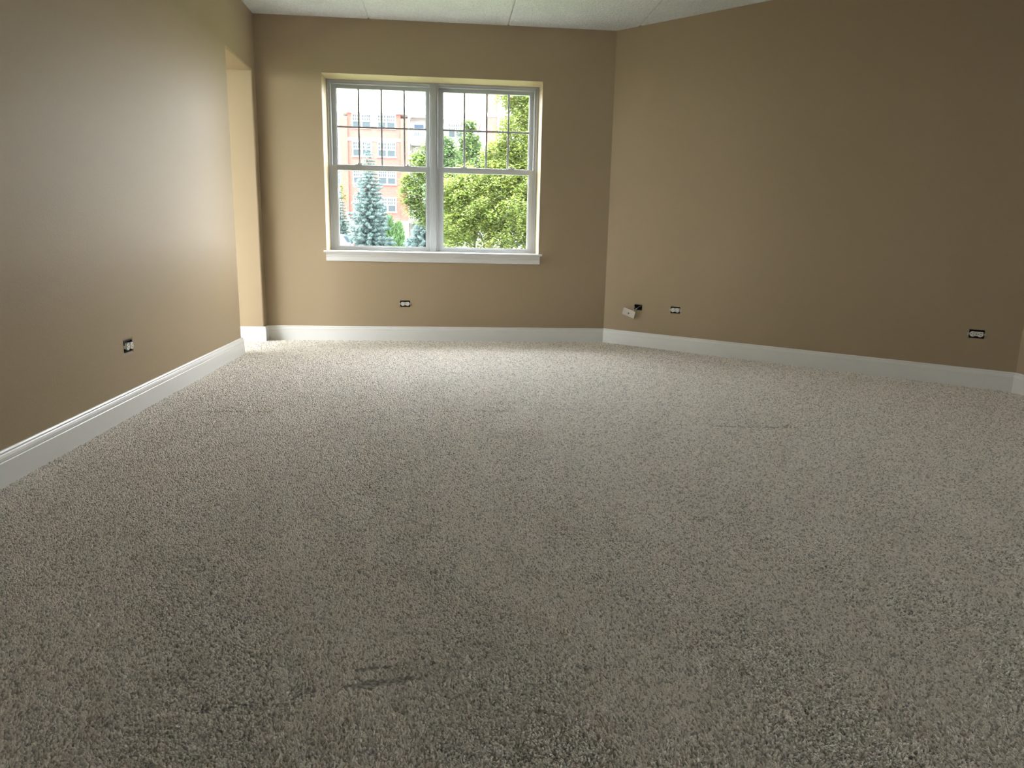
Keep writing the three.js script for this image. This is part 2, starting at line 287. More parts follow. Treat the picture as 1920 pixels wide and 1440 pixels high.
// ---------------------------------------------------------------- carpet
const flec = tileNoise(220), flec2 = tileNoise(64), flec3 = tileNoise(512);
const carpetBump = noiseTexture(1024, (u, v) => { const k = 255 * (0.65 * flec3(u, v) + 0.35 * flec(u, v)); return [k, k, k]; }, false, [0.5, 0.5]);
const carpetCol = noiseTexture(1024, (u, v) => { const k = 0.55 + 0.45 * flec3(u, v) * (0.75 + 0.5 * flec2(u, v)); return [225 * k, 219 * k, 208 * k]; }, true, [0.5, 0.5]);
const backingMat = std(lin(1, 1, 1), 1, { map: carpetCol, bumpMap: carpetBump, bumpScale: 0.006 });
const pileMat = new THREE.MeshPhysicalMaterial({ color: lin(1, 1, 1), roughness: 0.42, ior: 2.0, specularIntensity: 1.0, sheen: 1.0, sheenColor: lin(0.97, 0.99, 1.0), sheenRoughness: 0.35 });
{
  const floor = structGroup('floor');
  const g = span(SIDE_ROOM_X - T, XS + T, -0.3, -0.0095, -0.34, ZREAR + T);
  const p = g.attributes.position, uv = g.attributes.uv; for (let k = 0; k < p.count; k++) uv.setXY(k, p.getX(k), p.getZ(k));
  part('carpet_base', g, backingMat, floor);

  // one yarn end: a short bent, tapering tuft with a rounded tip
  const rings = [[0, 0.62, 0], [0.45, 0.68, 0.02], [0.78, 0.60, 0.12], [0.96, 0.36, 0.24]], S = 5, pos = [], idx = [];
  rings.forEach(([y, r, lean], j) => { for (let i = 0; i < S; i++) { const a = (i + j * 0.45) / S * Math.PI * 2; pos.push(Math.cos(a) * r + lean, y, Math.sin(a) * r); } });
  pos.push(0.32, 1.04, 0);
  for (let j = 0; j + 1 < rings.length; j++) for (let i = 0; i < S; i++) { const a = j * S + i, b = j * S + (i + 1) % S; idx.push(a, a + S, b, b, a + S, b + S); }
  const top = rings.length * S; for (let i = 0; i < S; i++) idx.push((rings.length - 1) * S + i, top, (rings.length - 1) * S + (i + 1) % S);
  const tuft = new THREE.BufferGeometry(); tuft.setAttribute('position', new THREE.Float32BufferAttribute(pos, 3)); tuft.setIndex(idx); tuft.computeVertexNormals();

  // creases left in the nap: [x0, z0, x1, z1, half width, strength]
  const creases = [[-1.20, 2.48, -0.66, 2.515, 0.008, 0.9], [-0.55, 2.50, 0.42, 2.50, 0.007, 0.6], [0.42, 2.51, 0.9, 2.66, 0.006, 0.25], [0.78, 2.69, 1.12, 2.765, 0.008, 0.8], [1.08, 2.77, 1.62, 2.825, 0.008, 0.9], [1.5, 2.79, 2.3, 2.77, 0.007, 0.6], [2.2, 2.80, 2.75, 2.88, 0.007, 0.5],
    [0.68, 3.885, 0.84, 3.905, 0.012, 1], [0.86, 3.84, 1.02, 3.86, 0.009, 0.8], [1.0, 3.87, 1.5, 3.95, 0.008, 0.35], [-0.30, 3.79, 0.04, 3.66, 0.009, 0.5], [0.0, 3.56, 0.22, 3.53, 0.009, 0.8], [0.22, 3.53, 0.52, 3.50, 0.008, 0.4], [-0.62, 3.84, -0.28, 3.80, 0.008, 0.35],
    [0.22, 4.625, 0.5, 4.67, 0.012, 0.7], [-0.30, 4.69, -0.02, 4.65, 0.016, 1], [-0.2, 4.62, -0.05, 4.60, 0.010, 0.6], [-0.66, 4.5, -0.42, 4.44, 0.012, 0.5], [-0.5, 4.72, -0.3, 4.70, 0.012, 0.4], [1.05, 4.06, 1.25, 4.10, 0.012, 0.5], [1.2, 4.2, 1.4, 4.16, 0.012, 0.6], [0.9, 4.5, 1.1, 4.46, 0.012, 0.5], [0.62, 4.72, 0.9, 4.78, 0.012, 0.5], [-0.9, 3.1, -0.3, 3.12, 0.007, 0.3], [0.1, 2.95, 0.3, 2.96, 0.007, 0.5], [0.55, 2.92, 0.75, 2.94, 0.007, 0.6], [0.5, 1.55, 1.3, 1.62, 0.006, 0.4], [-1.0, 1.3, 0.6, 1.33, 0.006, 0.3]];
  const creaseAt = (x, z) => {
    let m = 0; const wob = 0.010 * perlin.noise(x * 7, z * 7, 3.3) + 0.004 * perlin.noise(x * 31, z * 31, 9.1);
    for (const [x0, z0, x1, z1, w0, k] of creases) {
      const w = w0 * (z < 3.3 ? 2.4 : 1.5);
      if (z < Math.min(z0, z1) - 0.05 || z > Math.max(z0, z1) + 0.05 || x < x0 - 0.02 || x > x1 + 0.02) continue;
      const t = Math.min(1, Math.max(0, (x - x0) / (x1 - x0))), d = Math.abs(z + wob - z0 - (z1 - z0) * t);
      const gap = 0.55 + 0.9 * perlin.noise(x * 9, z0 * 5, 1.7);
      if (d < w) m = Math.max(m, k * Math.min(1, 1.7 * (1 - d / w)) * Math.min(1.2, Math.max(0, gap)) * Math.min(1, 8 * Math.min(t, 1 - t) + 0.1));
    }
    return Math.min(1, m);
  };
  const mats = [], cols = [], q = new THREE.Quaternion(), e = new THREE.Euler(), m4 = new THREE.Matrix4(), P = new THREE.Vector3(), Sc = new THREE.Vector3();
  const view = new THREE.Matrix4().multiplyMatrices(camera.projectionMatrix, camera.matrixWorldInverse), V = new THREE.Vector3();
  const inFloor = (x, z) => {
    if (z < 0.012 || z > ZREAR) return false;
    if (x < XL + 0.012) return x > XL - 0.35 && z > OPEN_Z0 + 0.012 && z < OPEN_Z1 - 0.012;
    return x - XR - z < -0.018 && x < XS - 0.012;
  };
  let z = 0.012;
  while (z < 5.35) {
    const dz = Math.max(0.55, camera.position.z - z), dist = Math.hypot(dz, 0.81), s = Math.min(0.0072, Math.max(0.0035, 0.0031 * Math.sqrt(dist)));
    // visible strip, widened so that a step aside still shows pile
    const half = 0.62 * dz + 0.42, cx = 0.094 * dz + 0.05, xa = Math.max(XL - 0.35, cx - half * 1.18), xb = Math.min(XS, cx + half * 1.22);
    for (let x = xa; x < xb; x += s) {
      const px = x + rr(-0.38, 0.38) * s, pz = z + rr(-0.38, 0.38) * s;
      if (!inFloor(px, pz)) continue;
      const c = creaseAt(px, pz); if (c > (z < 3.3 ? 0.22 + 0.2 * rnd() : 0.2 + 0.4 * rnd())) continue;
      // vacuum passes lay the nap alternately towards and away from the window
      const lane = Math.sin((px * 1.0 + 0.22 * Math.sin(pz * 2.1 + 0.6)) * 11.5 + 0.55 * pz), nap = 0.34 * Math.tanh(2.2 * lane) + 0.22 * perlin.noise(px * 1.3, pz * 1.3, 0.4) + 0.2 * perlin.noise(px * 4.1, pz * 4.1, 7.4);
      const lump = 0.16 * perlin.noise(px * 16, pz * 16, 2.2) + 0.7 * perlin.noise(px * 70, pz * 110, 4.2), h = 0.0080 * (0.82 + 0.3 * rnd() + 0.8 * lump) * (1 - 0.5 * c);
      e.set(-0.12 + nap * 1.15 + rr(-0.3, 0.3), rnd() * Math.PI * 2, 0.12 * perlin.noise(px * 3, pz * 3, 5.5) + rr(-0.85, 0.85), 'XZY');
      q.setFromEuler(e); P.set(px, -0.0105, pz); const k = s * rr(0.78, 1.12); Sc.set(k, h, k);
      m4.compose(P, q, Sc); for (let i = 0; i < 16; i++) mats.push(m4.elements[i]);
      const f = perlin.noise(px * 140, pz * 140, 1.1), u = rnd(), tone = (u < 0.24 ? 0.55 : u < 0.76 ? 1.0 : 1.14) * (0.92 + 0.16 * f) * rr(0.9, 1.1), warm = u < 0.22 ? 0.92 : 1;
      cols.push(0.93 * tone, 0.865 * tone * (0.98 + 0.02 * warm), 0.775 * tone * warm);
    }
    z += s;
  }
  const n = mats.length / 16, im = new THREE.InstancedMesh(tuft, pileMat, n);
  im.instanceMatrix = new THREE.InstancedBufferAttribute(Float32Array.from(mats), 16);
  im.instanceColor = new THREE.InstancedBufferAttribute(Float32Array.from(cols), 3);
  im.name = 'carpet_pile'; im.userData.kind = 'stuff'; im.castShadow = im.receiveShadow = true; floor.add(im);
  console.log('tufts', n);
}

// ---------------------------------------------------------------- outdoors
const GY = -0.5;                                            // ground level outside
const lawnA = tileNoise(60), lawnB = tileNoise(7);
const lawnTex = noiseTexture(256, (u, v) => { const a = lawnA(u, v), b = lawnB(u, v); return [62 + 22 * a + 8 * b, 76 + 24 * a + 8 * b, 46 + 14 * a]; }, true, [0.25, 0.25]);
const asphTex = noiseTexture(256, (u, v) => { const a = lawnA(u, v), b = lawnB(v, u); const k = 112 + 26 * a + 14 * b; return [k, k, k + 2]; }, true, [0.2, 0.2]);
function flatUV(g) { const p = g.attributes.position, uv = g.attributes.uv; for (let k = 0; k < p.count; k++) uv.setXY(k, p.getX(k), p.getZ(k)); return g; }
struct('lawn', flatUV(span(-60, 60, GY - 0.5, GY, -30, 25)), std(lin(1, 1, 1), 1, { map: lawnTex }));
struct('parking_lot', flatUV(span(-60, 60, GY - 0.5, GY - 0.06, -46, -30)), std(lin(1, 1, 1), 0.95, { map: asphTex }));
struct('lawn', flatUV(span(-60, 60, GY - 0.5, GY, -110, -46)), std(lin(1, 1, 1), 1, { map: lawnTex }));
struct('kerb_strip', [span(-60, 60, GY - 0.3, GY + 0.03, -46.15, -46), span(-60, 60, GY - 0.3, GY + 0.03, -30, -29.85)], std(lin(0.5, 0.49, 0.46), 0.9));

// brick: real course size, drawn into the material because a course is about a pixel high from here
const brTone = tileNoise(16), brGrain = tileNoise(128);
const brickTex = noiseTexture(512, (u, v) => {
  const rows = 16, cols = 6, r = Math.floor(v * rows), fu = (u * cols + (r % 2) * 0.5) % 1, fv = (v * rows) % 1, c = Math.floor(u * cols + (r % 2) * 0.5) % cols;
  const mortar = fv < 0.13 || fu < 0.045, t = 0.82 + 0.3 * brTone((c + 0.5) / cols + 0.13 * r, (r + 0.5) / rows) + 0.12 * brGrain(u, v);
  return mortar ? [124, 100, 91] : [109 * t, 55 * t, 48 * t];
}, true, [0.78, 0.78]);
const boxUV = (g) => { const p = g.attributes.position, n = g.attributes.normal, uv = g.attributes.uv; for (let k = 0; k < p.count; k++) uv.setXY(k, Math.abs(n.getX(k)) > 0.5 ? p.getZ(k) : p.getX(k), Math.abs(n.getY(k)) > 0.5 ? p.getZ(k) : p.getY(k)); return g; };
const brickMat = std(lin(1, 1, 1), 0.9, { map: brickTex });
const lightBrickMat = std(lin(1.05, 0.98, 0.92), 0.9, { map: brickTex });
const stuccoMat = std(lin(0.36, 0.31, 0.27), 0.9), sidingMat = std(lin(0.34, 0.34, 0.335), 0.8), stoneMat = std(lin(0.30, 0.26, 0.20), 0.9);
const frameWhite = std(lin(0.75, 0.76, 0.76), 0.5), paneMat = new THREE.MeshPhysicalMaterial({ color: lin(0.02, 0.032, 0.036), roughness: 0.08, specularIntensity: 0.3 }), paneBlue = new THREE.MeshPhysicalMaterial({ color: lin(0.025, 0.06, 0.11), roughness: 0.1, specularIntensity: 0.3 });
const railMat = std(lin(0.7, 0.71, 0.72), 0.5), roofMat = std(lin(0.42, 0.36, 0.33), 0.9), soffitMat = std(lin(0.28, 0.27, 0.26), 0.9);

// a facade window: frame > panes, muntins; units side by side, each double hung with a grid in the upper sash
function facadeWindow(parent, x0, x1, y0, y1, z, units, pane = paneMat, grid = true) {
  const f = 0.09, m = 0.14, fr = [span(x0 - f, x1 + f, y1, y1 + f, z - 0.1, z + 0.07), span(x0 - f - 0.06, x1 + f + 0.06, y0 - f - 0.03, y0, z - 0.1, z + 0.12), span(x0 - f, x0, y0, y1, z - 0.1, z + 0.07), span(x1, x1 + f, y0, y1, z - 0.1, z + 0.07)];
  const w = (x1 - x0 - m * (units - 1)) / units, cells = [];
  for (let i = 0; i < units; i++) {
    const a = x0 + i * (w + m), b = a + w, ym = (y0 + y1) / 2;
    if (i) fr.push(span(a - m, a, y0, y1, z - 0.1, z + 0.07));
    fr.push(span(a, b, ym - 0.045, ym + 0.045, z - 0.08, z + 0.055));
    cells.push([a, b, y0, ym - 0.045, false], [a, b, ym + 0.045, y1, true]);
  }
  const win = part('window', fr, frameWhite, parent);
  for (const [a, b, c, d, up] of cells) {
    part('pane', span(a, b, c, d, z + 0.0, z + 0.015), pane, win);
    if (up && grid) { const g = []; for (let k = 1; k < 4; k++) g.push(span(a + (b - a) * k / 4 - 0.02, a + (b - a) * k / 4 + 0.02, c, d, z + 0.016, z + 0.04)); g.push(span(a, b, (c + d) / 2 - 0.02, (c + d) / 2 + 0.02, z + 0.016, z + 0.039)); part('muntin', g, frameWhite, win); }
  }
  return win;
}
function balcony(parent, x0, x1, y, zBack, zFront) {
  const s = part('balcony', [span(x0, x1, y - 0.28, y, zBack, zFront)], stuccoMat, parent);
  const r = [span(x0, x1, y + 1.0, y + 1.07, zFront - 0.07, zFront), span(x0, x1, y + 0.08, y + 0.13, zFront - 0.06, zFront - 0.01)];
  for (let x = x0; x <= x1 + 0.001; x += (x1 - x0) / Math.round((x1 - x0) / 0.16)) r.push(span(x - 0.022, x + 0.022, y, y + 1.02, zFront - 0.055, zFront - 0.012));
  part('railing', r, railMat, s);
}
{
  const Z = -72, b = thing('apartment_building', 'long red brick apartment building with white paired windows beyond the car park', 'building', [0, GY, Z]);
  const L = (x0, x1, y0, y1, z0, z1) => boxUV(span(x0, x1, y0 - GY, y1 - GY, z0, z1));
  // main brick bay between two lighter pilasters
  part('brick_wall', [L(-10.15, -4.76, 2.64, 10.73, -8, 0), L(-10.15, -4.76, 11.05, 11.94, -8, 0), L(-10.15, -9.72, 11.94, 13.45, -8, 0), L(-5.2, -4.76, 11.94, 13.45, -8, 0), L(-7.72, -7.12, 11.94, 12.2, -8, -0.02)], brickMat, b);
  part('pilaster', [L(-10.92, -10.15, 2.64, 13.0, -8, 0.25)], lightBrickMat, b);
  part('pilaster', [L(-4.76, -4.02, 2.64, 13.0, -8, 0.25)], lightBrickMat, b);
  part('stucco_band', [L(-10.15, -4.76, 10.73, 11.05, -8, 0.06), L(-9.72, -5.2, 11.94, 13.45, -8, -0.04)], stuccoMat, b);
  part('cornice', [L(-11.1, -3.9, 13.45, 13.72, -8, 0.4), L(-11.0, -4.0, 13.72, 13.95, -8, 0.3)], frameWhite, b);
  const st = []; for (let k = 0; k < 8; k++) { const y = GY + 0.3925 * k; for (let x = -10.95 + (k % 2) * -0.4; x < -3.98; x += 0.8) st.push(L(Math.max(-10.95, x + 0.012), Math.min(-3.98, x + 0.788), y + 0.012, y + 0.38, -8, 0.28 + 0.05 * rnd())); }
  for (const g of st) part('stone', g, stoneMat, b);
  part('stone_backing', L(-10.9, -4.03, GY, 2.64, -8, 0.2), stoneMat, b);
  part('string_course', L(-10.98, -3.96, 2.58, 2.74, -8, 0.4), frameWhite, b);
  for (const [sill, top] of [[3.72, 5.05], [6.5, 7.83], [9.25, 10.62], [12.05, 13.3]]) for (const [x0, x1] of [[-9.62, -7.84], [-7.06, -5.36]]) facadeWindow(b, x0, x1, sill - GY, top - GY, 0.02, 2);
  part('downspout', L(-4.0, -3.86, 2.6, 13.4, 0, 0.16), railMat, b);
  // left wing set back
  part('left_wall', L(-34, -10.92, GY, 13.2, -9, -1.4), sidingMat, b);
  for (const y of [3.6, 6.36, 9.12, 11.88]) facadeWindow(b, -12.9, -11.25, y - GY, y + 1.45 - GY, -1.38, 2, paneBlue);
  part('left_pier', L(-15, -13.4, GY, 13.2, -9, -1.0), lightBrickMat, b);
  // recessed balcony bays to the right
  part('recessed_wall', L(-4.02, 14, GY, 13.35, -9, -1.8), sidingMat, b);
  part('parapet', L(-4.02, 14, 13.35, 13.62, -9, -1.3), stuccoMat, b);
  for (const y of [2.8, 5.55, 8.3, 11.05]) {
    balcony(b, -3.7, -0.6, y - GY, -1.8, 0.0);
    facadeWindow(b, -3.45, -2.45, y + 0.55 - GY, y + 1.75 - GY, -1.78, 1, paneBlue, false);
    facadeWindow(b, -1.9, -0.9, y + 0.1 - GY, y + 2.05 - GY, -1.78, 1, paneBlue, false);
    facadeWindow(b, 0.2, 1.6, y + 0.55 - GY, y + 1.9 - GY, -1.78, 2);
    part('soffit_panel', L(-3.7, -0.6, y + 2.2, y + 2.47, -1.8, -0.1), soffitMat, b);
  }
  part('roof', L(-34, 14, 13.2, 13.35, -9, -1.5), roofMat, b);
}
{
  // nearer wing on the right: brick tower strip between pale corner boards, balconies beside it
  const Z = -50, b = thing('brick_wing', 'tall nearer brick wing with white balcony, half hidden by the yellow green tree', 'building', [0, GY, Z]);
  const L = (x0, x1, y0, y1, z0, z1) => boxUV(span(x0, x1, y0 - GY, y1 - GY, z0, z1));
  part('wing_wall', L(2.64, 12, GY, 15, -20, -0.12), sidingMat, b);
  part('corner_pilaster', [L(3.02, 3.72, GY, 9.93, -0.2, 0.12), L(3.02, 3.72, 10.2, 15, -0.2, 0.12)], brickMat, b);
  part('stone_band', L(2.9, 3.85, 9.93, 10.2, -0.2, 0.18), frameWhite, b);
  part('corner_board', L(2.6, 2.98, GY, 15, -0.3, 0.05), frameWhite, b);
  part('corner_board', L(3.76, 4.3, GY, 15, -0.3, 0.05), frameWhite, b);
  part('side_brick', L(2.58, 2.66, 9.75, 10.02, -14, -3), brickMat, b);
  for (const y of [3.1, 6.3, 9.5]) { balcony(b, 4.4, 7.4, y - GY, -0.12, 1.6); facadeWindow(b, 4.8, 6.4, y + 0.1 - GY, y + 2.1 - GY, -0.1, 2, paneBlue, false); }
  part('balcony_beam', L(4.4, 7.4, 10.85, 11.12, -0.1, 1.6), brickMat, b);
  part('balcony_column', L(7.0, 7.4, GY, 12, 1.0, 1.6), brickMat, b);
  part('wing_roof', L(2.4, 12.3, 15, 15.3, -20, 0.4), roofMat, b);
}

// ---- foliage
function leafGeo(w, l) {
  const p = [0, 0, 0, w * 0.5, l * 0.42, 0.05 * l, 0, l, -0.06 * l, -w * 0.5, l * 0.42, 0.05 * l, 0, l * 0.5, -0.03 * l];
  const g = new THREE.BufferGeometry(); g.setAttribute('position', new THREE.Float32BufferAttribute(p, 3)); g.setIndex([0, 1, 4, 1, 2, 4, 2, 3, 4, 3, 0, 4]); g.computeVertexNormals(); return g;
}
const leafMat = new THREE.MeshPhysicalMaterial({ color: lin(1, 1, 1), roughness: 0.9, transmission: 0.55, thickness: 0, side: THREE.DoubleSide, specularIntensity: 0.3 });
const needleMat = std(lin(1, 1, 1), 0.95, { side: THREE.DoubleSide });
const barkMat = std(lin(0.10, 0.085, 0.07), 0.95), paleBarkMat = std(lin(0.16, 0.14, 0.12), 0.95);
function scatter(name, parent, geo, mat, items) {
  const im = new THREE.InstancedMesh(geo, mat, items.length), m = new THREE.Matrix4(), P = new THREE.Vector3(), S = new THREE.Vector3(), C = new THREE.Color();
  items.forEach(([x, y, z, q, s, c], i) => { m.compose(P.set(x, y, z), q, S.set(s, s, s)); im.setMatrixAt(i, m); im.setColorAt(i, C.setRGB(...c)); });
  im.name = name; im.userData.kind = 'stuff'; im.castShadow = im.receiveShadow = true; parent.add(im); return im;
}
// crown = lobes [x, y, z, r] about the tree's base
function leafyTree(name, label, base, lobes, { n, leaf, color, stems, bark = barkMat, gap = 0.45, group }) {
  const t = thing(name, label, 'tree', base, 0, group), items = [], e = new THREE.Euler();
  const tot = lobes.reduce((a, l) => a + l[3] ** 2, 0);
  for (const [lx, ly, lz, r] of lobes) {
    const k = Math.round(n * r * r / tot);
    for (let i = 0; i < k; i++) {
      const a = rnd() * Math.PI * 2, c = rr(-1, 1), d = r * Math.cbrt(rr(0.12, 1)) * (0.78 + 0.5 * perlin.noise(Math.cos(a) * 2.3 + lx, c * 2.3 + ly, Math.sin(a) * 2.3 + lz)), sc = Math.sqrt(1 - c * c);
      const x = lx + Math.cos(a) * sc * d, y = ly + c * d, z = lz + Math.sin(a) * sc * d;
      if (perlin.noise(x * 2.6 / Math.max(0.6, r), y * 3.4 / Math.max(0.6, r), z * 2.6 / Math.max(0.6, r)) < -0.12 && rnd() < gap) continue;
      e.set(rr(-0.9, 0.5) - 1.2, rnd() * Math.PI * 2, rr(-0.6, 0.6), 'YXZ');
      const v = rr(0.7, 1.35), w = rr(0.85, 1.2);
      items.push([x, y, z, new THREE.Quaternion().setFromEuler(e), rr(0.7, 1.25), [color[0] * v * w, color[1] * v, color[2] * v * rr(0.7, 1.2)]]);
    }
  }
  const wood = [];
  for (const s of stems) { for (let i = 0; i + 1 < s.length; i++) wood.push(taper(s[i].slice(0, 3), s[i + 1].slice(0, 3), s[i][3], s[i + 1][3], 7)); }
  for (const [lx, ly, lz, r] of lobes) { // limbs from the nearest stem node into each lobe
    let best = null, bd = 1e9; for (const s of stems) for (const p of s) { const d = Math.hypot(p[0] - lx, p[1] - ly + r * 0.5, p[2] - lz); if (d < bd) { bd = d; best = p; } }
    for (let i = 0; i < 5; i++) { const a = rnd() * 6.28, ex = lx + Math.cos(a) * r * 0.6, ey = ly + rr(0, 0.6) * r, ez = lz + Math.sin(a) * r * 0.6; wood.push(taper(best.slice(0, 3), [(best[0] + ex) / 2 + rr(-0.05, 0.05), (best[1] + ey) / 2 - 0.05 * r, (best[2] + ez) / 2], best[3] * 0.5, best[3] * 0.28, 5)); wood.push(taper([(best[0] + ex) / 2, (best[1] + ey) / 2 - 0.05 * r, (best[2] + ez) / 2], [ex, ey, ez], best[3] * 0.28, best[3] * 0.08, 5)); }
  }
  part('trunk', wood, bark, t);
  scatter('foliage', t, leafGeo(leaf * 0.62, leaf), leafMat, items);
  return t;
}
// conifer with whorls of drooping boughs; each bough carries short needle sprays
const sprayGeo = (() => { const gs = []; for (let i = 0; i < 5; i++) { const a = i / 5 * Math.PI * 2; gs.push(new THREE.ConeGeometry(0.16, 1, 3, 1, true).translate(0, 0.5, 0).rotateZ(0.55).rotateY(a)); } gs.push(new THREE.ConeGeometry(0.2, 1.15, 4, 1, true).translate(0, 0.57, 0)); return merge(gs); })();
function conifer(name, label, [x, y, z], { height, width, whorls, color, spray, droop = 0.25, skirt = 0.4 }) {
  const t = thing(name, label, 'tree', [x, y, z]), items = [], wood = [taper([0, 0, 0], [0, height, 0], height * 0.016, 0.01, 7)];
  const up = new THREE.Vector3(0, 1, 0), D = new THREE.Vector3();
  for (let w = 0; w < whorls; w++) {
    const f = w / (whorls - 1), h = skirt + (height - skirt) * Math.pow(f, 0.92), R = width / 2 * Math.pow(1 - f, 0.85) * rr(0.72, 1.18) + 0.03, n = Math.max(4, Math.round(10 * (1 - f) + 4)), a0 = rnd() * 6.28;
    for (let i = 0; i < n; i++) {
      const a = a0 + (i + rr(-0.25, 0.25)) / n * Math.PI * 2, r = R * rr(0.75, 1.1), steps = Math.max(2, Math.round(r / (spray * 0.42)));
      let prev = [0, h, 0];
      const spr = spray * (1 - 0.55 * f); for (let k = 1; k <= steps; k++) {
        const q = k / steps, px = Math.cos(a) * r * q, pz = Math.sin(a) * r * q, py = h - droop * r * q * (1 - 0.65 * q * q) + 0.04 * perlin.noise(a * 3, q * 4, h);
        for (let j = 0; j < 3; j++) {
          D.set(Math.cos(a) + rr(-0.7, 0.7), 0.25 + rr(-0.3, 0.45), Math.sin(a) + rr(-0.7, 0.7)).normalize();
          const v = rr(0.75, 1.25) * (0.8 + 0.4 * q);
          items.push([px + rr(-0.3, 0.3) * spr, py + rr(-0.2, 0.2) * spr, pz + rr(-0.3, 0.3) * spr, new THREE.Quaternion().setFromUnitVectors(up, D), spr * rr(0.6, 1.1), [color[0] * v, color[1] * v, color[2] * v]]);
        }
        prev = [px, py, pz];
      }
      wood.push(taper([0, h, 0], prev, 0.012 + 0.012 * (1 - f), 0.005, 4));
    }
  }
  for (let j = 0; j < 6; j++) items.push([0, height - 0.1 + 0.03 * j, 0, new THREE.Quaternion().setFromUnitVectors(up, D.set(rr(-0.3, 0.3), 1, rr(-0.3, 0.3)).normalize()), spray * 0.6, color]);
  part('trunk', wood, barkMat, t);
  scatter('foliage', t, sprayGeo, needleMat, items);
  return t;
}
const BLUE = [0.072, 0.112, 0.104];
conifer('blue_spruce', 'tall blue spruce in front of the brick building', [-5.2, GY, -44], { height: 7.45, width: 3.2, whorls: 33, color: BLUE, spray: 0.27, droop: 0.2 });
conifer('blue_spruce', 'broad low blue spruce under the bright leafy tree', [-1.35, GY, -40], { height: 3.4, width: 3.0, whorls: 20, color: BLUE, spray: 0.25, droop: 0.15 });
conifer('blue_spruce', 'small blue spruce seen at the left edge of the window', [-9.1, GY, -58], { height: 5.2, width: 2.2, whorls: 22, color: BLUE, spray: 0.27 });
function thuja(label, base, h, w) {
  const t = thing('green_conifer', label, 'shrub', base), items = [], D = new THREE.Vector3(), up = new THREE.Vector3(0, 1, 0);
  for (let i = 0; i < 420; i++) { const f = Math.pow(rnd(), 1.25), a = rnd() * 6.28, r = w / 2 * Math.pow(1 - f, 0.7) * rr(0.55, 1.05), v = rr(0.65, 1.3); D.set(Math.cos(a) * 0.6, 1, Math.sin(a) * 0.6).normalize(); items.push([Math.cos(a) * r, f * h * 0.92, Math.sin(a) * r, new THREE.Quaternion().setFromUnitVectors(up, D), rr(0.22, 0.4), [0.055 * v, 0.115 * v, 0.035 * v]]); }
  part('trunk', taper([0, 0, 0], [0, h * 0.9, 0], 0.05, 0.01, 6), barkMat, t);
  scatter('foliage', t, sprayGeo, needleMat, items);
}
thuja('taller of the two small dark green conifers by the stone base', [-4.05, GY, -46], 3.05, 1.25);
thuja('shorter of the two small dark green conifers by the stone base', [-3.42, GY, -46.4], 2.6, 1.15);

leafyTree('maple', 'bright green leafy tree behind the window mullion', [-0.9, GY, -36], [[0, 5.0, 0, 1.35], [-1.0, 3.9, 0.2, 0.95], [0.7, 4.2, 0.2, 1.1], [0.2, 6.3, 0, 0.85], [-0.6, 5.6, -0.2, 0.8], [-1.35, 4.5, 0, 0.5], [-0.9, 3.1, 0.1, 0.75], [-0.4, 2.6, 0.2, 0.7], [0.5, 3.0, 0.2, 0.9]], { n: 14000, leaf: 0.19, color: [0.11, 0.17, 0.035], gap: 0.3, stems: [[[0, 0, 0, 0.11], [0.05, 2.2, 0, 0.09], [-0.05, 4.2, 0, 0.06], [0.1, 6.2, 0, 0.03]]] });
leafyTree('linden', 'dark green rounded tree in the middle of the right pane', [0.25, GY, -31], [[0, 5.0, 0, 1.1], [-0.35, 5.9, 0, 0.65], [0.3, 3.6, 0, 1.2], [-0.6, 3.6, 0, 1.0], [0.1, 2.0, 0.2, 1.2]], { n: 15000, leaf: 0.17, color: [0.075, 0.135, 0.045], gap: 0.3, stems: [[[0, 0, 0, 0.10], [0, 2.5, 0, 0.08], [0, 5.5, 0, 0.03]]] });
leafyTree('linden', 'dark green tree with a pointed top in the right pane', [1.15, GY, -29], [[-0.1, 6.5, 0, 0.42], [-0.1, 5.8, 0, 0.7], [0.1, 4.8, 0, 1.05], [0.4, 3.6, 0, 1.2], [-0.1, 2.2, 0.2, 1.2], [1.2, 4.4, 0, 0.8]], { n: 16000, leaf: 0.17, color: [0.08, 0.135, 0.04], gap: 0.3, stems: [[[0, 0, 0, 0.10], [0, 2.5, 0, 0.08], [-0.1, 6.2, 0, 0.02]]] });
leafyTree('linden', 'broad mid green tree behind the yellow green tree', [2.4, GY, -33], [[0, 4.6, 0, 1.3], [0.9, 5.4, 0, 1.1], [-0.8, 3.6, 0, 1.1], [0.4, 2.6, 0, 1.3], [1.2, 3.6, 0, 1.1]], { n: 14000, leaf: 0.19, color: [0.085, 0.14, 0.04], gap: 0.3, stems: [[[0, 0, 0, 0.11], [0, 2.5, 0, 0.08], [0, 5.2, 0, 0.03]]] });
leafyTree('young_tree', 'small pale green tree at the far left beyond the window', [-9.6, GY, -61], [[0, 5.7, 0, 0.6], [0.25, 5.0, 0, 0.55], [-0.2, 4.6, 0, 0.5]], { n: 700, leaf: 0.2, color: [0.11, 0.17, 0.04], stems: [[[0, 0, 0, 0.06], [0, 4.2, 0, 0.04], [0, 5.6, 0, 0.02]]] });
